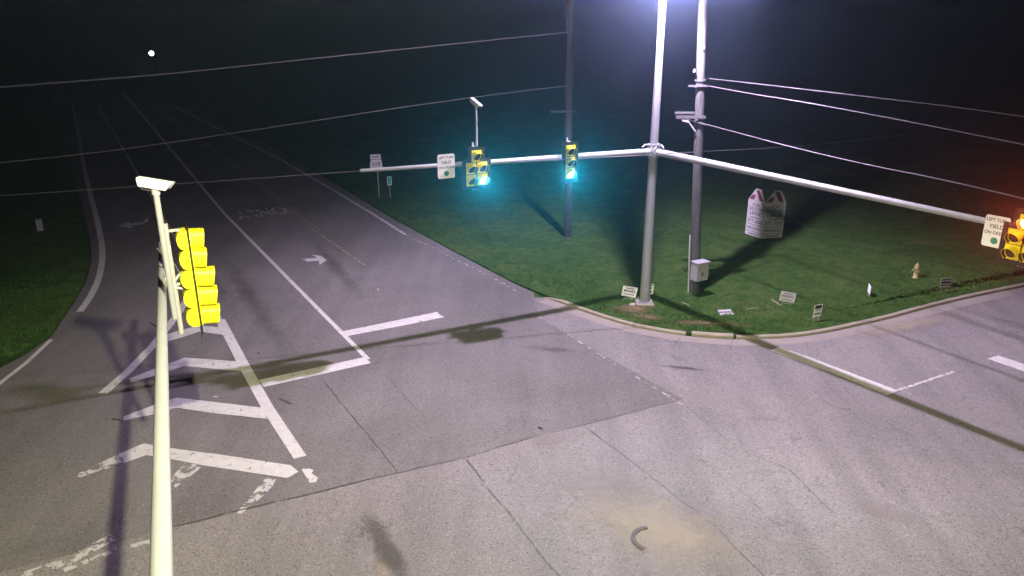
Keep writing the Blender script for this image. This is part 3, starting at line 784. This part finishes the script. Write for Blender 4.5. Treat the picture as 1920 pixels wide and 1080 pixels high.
# ------------------------------------------------------------------ roadside signs
b = G(711, 371)
t, inv = root('route_sign', (b.x, b.y, 0), 'white numbered route sign on a thin post beyond the left mast arm', 'road sign', rz=R(14))
top = AT(706, 290, b.y).z
MB().box((-.03, 0, -.1), (.03, .04, top-.1)).build('post', 'galv', t)
MB().prism(rounded(.62, .30, .03), 'y', -.012, -.002, mx=Matrix.Translation((-.08, 0, top-.13))).build('panel', 'white_panel', t)
pl = [(-.36, -.66), (.34, -.66), (.40, -.5), (.34, 0), (-.30, 0), (-.36, -.3)]
MB().prism(pl, 'y', -.012, -.002, mx=Matrix.Translation((-.08, 0, top-.31))).build('panel', 'white_panel', t)
mb = MB(); text_into(mb, 'WEST', .19, -.08, top-.14, -.016, bold=.02); mb.build('lettering', 'letter', t); mb = MB(); text_into(mb, '110', .34, -.08, top-.58, -.016, bold=.02)
mb.box((-.14, -.018, top-.93), (.24, -.0135, top-.89)); mb.build('lettering', 'letter', t)
b = G(732, 373)
t, inv = root('mile_marker', (b.x, b.y, 0), 'small green marker sign on a short post beside the route sign', 'road sign', rz=R(14))
top = AT(732, 331, b.y).z
MB().box((-.02, 0, -.1), (.02, .03, top-.05)).build('post', 'galv', t)
MB().prism(rounded(.27, .52, .03), 'y', -.008, -.002, mx=Matrix.Translation((0, 0, top-.26))).build('panel', 'white_panel', t)
MB().prism(rounded(.22, .46, .02), 'y', -.012, -.0085, mx=Matrix.Translation((0, 0, top-.26))).build('face', 'green_sign', t)

# big v-shaped property sign
vb = G(1427, 452)
t, inv = root('property_sign', (vb.x, vb.y, .05), 'large white v-shaped property sign with twin pointed tops, alone on the grass', 'sign')
def prop_panel(ang, flip):
    W = 1.12; mx = Matrix.Translation((0, 0, 0)) @ Matrix.Rotation(ang, 4, 'Z')
    s = -1 if flip else 1      # panel runs from the fold outwards
    X = lambda u: u*s if not flip else -W+u
    out = [(0, .08), (W, .08), (W, 1.88), (W*.72, 2.52), (W*.40, 2.52), (0, 1.9)]
    out = [(X(u), v) for u, v in out]
    pn = MB().prism(out, 'y', 0, .025, mx=mx).build('panel', 'wood_sign', t)
    mb = MB()
    for q in ([(.46, 2.46), (.70, 2.46), (.96, 1.95), (.74, 1.95)], [(.06, 1.93), (.36, 1.93), (.48, 2.18), (.24, 2.18)]):
        mb.prism([(X(u), v) for u, v in q], 'y', -.006, -.001, mx=mx)
    mb.build('emblem', 'dark_red', pn)
    cx = X(W/2); mb = MB(); mr = MB()
    text_into(mr, 'FOR', .22, cx, 1.68, -.004, mx=mx, sx=1.1); text_into(mr, 'SALE OR', .22, cx, 1.48, -.004, mx=mx, sx=1.05)
    text_into(mb, 'LEASE', .26, cx, 1.25, -.004, mx=mx, sx=1.15)
    mb.box((cx-.30, -.005, 1.02), (cx+.30, -.001, 1.06), mx=mx)
    text_into(mb, '277.1000', .26, cx, .84, -.004, mx=mx, sx=.98)
    mb.box((cx-.46, -.005, .65), (cx+.46, -.001, .675), mx=mx)
    text_into(mb, 'ARONOV', .21, cx, .47, -.004, mx=mx, sx=1.05)
    mb.box((cx-.5, -.005, .29), (cx+.5, -.001, .31), mx=mx)
    mr.build('lettering', 'dark_red', pn); mb.build('lettering', 'letter', pn)
    mg = MB(); mg.box((cx-.36, -.005, .15), (cx+.36, -.001, .21), mx=mx); mg.build('lettering', 'grey_letter', pn)
prop_panel(R(10), False); prop_panel(R(-60), True)
MB().box((.5, .16, 0), (.58, .24, 1.7)).build('post', 'wood', t); MB().box((-.17, .46, 0), (-.09, .54, 1.7)).build('post', 'wood', t)

# yard signs
def yard_sign(px, py, label, wdt, hgt, rz, rows, lift=.28, tilt=0, roll=0, dim=None, dark=None, body='white_panel', ysc=1):
    b = G(px, py, .12)
    t, _ = root('yard_sign', b, label, 'yard sign', 'campaign yard signs', rz=R(rz), rx=R(tilt), ry=R(roll))
    MB().prism([(-wdt/2, lift), (wdt/2, lift), (wdt/2, lift+hgt), (-wdt/2, lift+hgt)], 'y', -.005, .005).build('panel', body, t)
    mb = MB()
    mb.box((-wdt/2+.03, -.0075, lift+.02), (wdt/2-.03, -.0055, lift+.03)); mb.box((-wdt/2+.03, -.0075, lift+hgt-.03), (wdt/2-.03, -.0055, lift+hgt-.02))
    for kind, s_, size, z in rows:
        if kind == 't': text_into(mb, s_, size, 0, lift+z*hgt, -.008, bold=.03)
        elif kind == 'b': mb.box((-wdt*s_/2, -.0075, lift+z*hgt-size/2), (wdt*s_/2, -.0055, lift+z*hgt+size/2))
    mb.build('lettering', 'letter' if not dim else dim, t)
    mb = MB()
    for s_ in (-1, 1): mb.tube([(s_*wdt*.28, 0, -.12), (s_*wdt*.28, 0, lift+hgt*.5)], .005, 6)
    mb.tube([(-wdt*.28, 0, lift-.06), (wdt*.28, 0, lift-.06)], .005, 6)
    mb.build('wire_stake', 'bracket', t)
    return t
yard_sign(1176, 566, 'white sign with dark capitals in the grass, left of the signal pole foot', .58, .44, -6, [('b', .6, .035, .82), ('t', 'MARKS', .15, .56), ('b', .75, .03, .25)], .22, 0, 9)
yard_sign(1214, 562, 'white sign half hidden behind the foot of the signal pole', .46, .46, 10, [('b', .8, .05, .85), ('t', 'KEEP', .15, .56), ('b', .7, .06, .25)], .22)
yard_sign(1473, 573, 'pale tilted sign with a stick lying at its corner', .58, .42, -14, [('b', .6, .03, .82), ('t', 'MARKS', .14, .55), ('b', .7, .03, .22)], .16, 0, 6, 'grey_letter', body='wood_sign')
yard_sign(1530, 601, 'square white sign with a black and grey face near the kerb', .44, .50, 30, [('b', .86, .13, .82), ('t', 'VOTE', .12, .56), ('b', .8, .06, .28)], .14, 0, 3)
yard_sign(1628, 555, 'narrow white sign seen edge on in the grass', .44, .36, 78, [('b', .8, .05, .8), ('b', .7, .06, .4)], .12)
yard_sign(1769, 548, 'dim sign with dark bars, right of the hydrant', .62, .42, 22, [('b', .86, .06, .84), ('b', .9, .10, .55), ('b', .9, .05, .26)], .2, 0, 4, body='wood_sign')
# the sign lying flat on the grass
b = G(1361, 586, .15)
t, _ = root('yard_sign', b, 'fallen sign lying flat in the grass near the kerb', 'yard sign', 'campaign yard signs', rz=R(8), rx=R(-78))
MB().box((-.27, -.004, -.2), (.27, .004, .2)).build('panel', 'wood_sign', t)
mb = MB(); text_into(mb, 'MARKS', .17, 0, .02, -.006, bold=.04); mb.box((-.2, -.006, -.14), (.2, -.0045, -.10)); mb.build('lettering', 'letter', t)
def stick(px0, px1, label, rad=.014, mat='stick', z=.15, name='stick'):
    a, b = G(*px0, z), G(*px1, z); P = [a, a.lerp(b, .5)+Vector((0, .02, .01)), b]
    o = MB().tube([p-a for p in P], [rad, rad, rad*.7], 7).build(name, mat); o.location = a; return tag(o, label, 'stick', None)
stick((1447, 562), (1463, 572), 'pale stick lying at the corner of the tilted sign', .022)
stick((1400, 580), (1422, 577), 'thin pale stick in the grass beside the fallen sign', .012)
stick((1280, 567), (1294, 574), 'thin pale stick in the grass right of the signal pole', .012)

# small debris at the pole foot
def rubble(px, py, label, r, mat='concrete', z=.13, name='concrete_lump', cat='debris'):
    c = G(px, py, z); bm = bmesh.new(); bmesh.ops.create_icosphere(bm, subdivisions=2, radius=r)
    for v in bm.verts: v.co *= 1+noise.noise(v.co*4/r*.15+Vector((px, py, 0)))*.5; v.co.z *= .5
    me = bpy.data.meshes.new(name); bm.to_mesh(me); bm.free(); me.materials.append(M[mat])
    o = bpy.data.objects.new(name, me); COL.objects.link(o); o.location = c; return tag(o, label, cat)
rubble(1186, 571, 'pale concrete lump left of the signal pole foot', .13)
rubble(1196, 569, 'smaller concrete lump against the left side of the signal pole foot', .10)
rubble(1232, 585, 'dark clod on the grass just below the signal pole', .07, 'black')

# fire hydrant
b = G(1716, 521, .1); 
t, _ = root('fire_hydrant', b, 'faded yellow fire hydrant in the grass at right', 'fire hydrant')
k = 1.0
MB().lathe([(0, 0), (.15, 0), (.15, .03), (.10, .04), (.095, .42), (.13, .43), (.13, .47), (.10, .48), (.10, .52), (.08, .60), (.045, .655), (0, .66)], 20).build('barrel', 'hydrant', t)
MB().lathe([(0, .655), (.022, .655), (.022, .71), (0, .71)], 6).build('operating_nut', 'hydrant', t)
for s_ in (-1, 1):
    MB().tube([(s_*.08, 0, .36), (s_*.17, 0, .36)], .05, 12).tube([(s_*.17, 0, .36), (s_*.20, 0, .36)], .035, 6).build('nozzle_cap', 'hydrant', t)
MB().tube([(0, -.08, .34), (0, -.19, .34)], .07, 14).tube([(0, -.19, .34), (0, -.225, .34)], .03, 6).build('nozzle_cap', 'hydrant', t)

# pedestal on the left verge
b = G(76, 432, -.03)
t, _ = root('utility_pedestal', b, 'small pale utility pedestal standing on the dark left verge', 'pedestal', rz=R(20))
MB().box((-.14, -.12, -.05), (.14, .12, .50), bev=.02).build('case', 'cabinet', t)
MB().box((-.16, -.14, .505), (.16, .14, .60), bev=.03).build('cap', 'cabinet', t)

# rubber hoop scrap and a dead leaf on the pavement
mb = MB(); c = G(1222, 1010, .03); P = [Vector((.42*math.cos(R(a)), .42*math.sin(R(a)), 0)) for a in range(95, 245, 10)]
l, r = offs(P, .05), offs(P, -.05); n = len(P)
mb.add([(p.x, p.y, 0) for p in l]+[(p.x, p.y, 0) for p in r]+[(p.x, p.y, .02) for p in l]+[(p.x, p.y, .02) for p in r],
       [[2*n+i, 3*n+i, 3*n+i+1, 2*n+i+1] for i in range(n-1)]+[[i, 2*n+i, 2*n+i+1, i+1] for i in range(n-1)]+[[n+i, n+i+1, 3*n+i+1, 3*n+i] for i in range(n-1)]
       +[[0, n, 3*n, 2*n], [n-1, 3*n-1, 4*n-1, 2*n-1]])
o = mb.build('rubber_strip', 'rubber'); o.location = (c.x, c.y, .017); tag(o, 'curved scrap of dark rubber on the pale patch of pavement', 'debris')
def leaf(px, py, label, s=.1, mat='black'):
    c = G(px, py, .02); a = random.uniform(0, 6)
    P = [(0, 0), (.3, .14), (.7, .16), (1, 0), (.7, -.1), (.3, -.12)]
    o = MB().prism([((x-.5)*s, y*s) for x, y in P], 'z', 0, .006).build('leaf', mat); o.location = c; o.rotation_euler = (.1, .1, a)
    return tag(o, label, 'leaf')
leaf(1013, 802, 'dark dead leaf at the seam between the smooth and rough pavement', .22)
leaf(485, 662, 'dark dead leaf on the turn lane right of the painted wedge', .16)
leaf(755, 632, 'small dark leaf beside the long arm shadow', .1)
leaf(709, 543, 'pale scrap of litter on the middle lane', .24, 'stick')
stick((210, 785), (229, 789), 'thin forked twig at the tip of the third chevron', .02, 'rubber', .025, 'twig')

# distant street lamp
dl = AT(284, 100, 88)
t, inv = root('street_lamp', (dl.x, dl.y, 0), 'distant lit street lamp, a white point in the dark at upper left', 'street lamp')
MB().tube([(dl.x, dl.y, 0), (dl.x, dl.y, dl.z-.2)], [.07, .05], 10).build('post', 'dim_wood', t, inv)
MB().lathe([(0, -.25), (.15, -.2), (.23, -.07), (.25, .04), (.18, .18), (0, .25)], 18, mx=Matrix.Translation(dl)).build('lamp_globe', 'globe_lit', t, inv)

# ------------------------------------------------------------------ haze added to give the lamps and signals a bloom-like glow
hm, hnt, hb = mat_new('glow_haze')
hnt.nodes.remove(hb); vol = hnt.nodes.new('ShaderNodeVolumePrincipled')
vol.inputs['Color'].default_value = (.50, .68, 1.0, 1); vol.inputs['Density'].default_value = HAZE; vol.inputs['Anisotropy'].default_value = .9
hnt.links.new(vol.outputs[0], hnt.nodes['Material Output'].inputs['Volume'])
o = MB().box((-1000, -300, -1.2), (1000, 1900, 16.5)).build('haze', hm)
tag(o, kind='stuff')
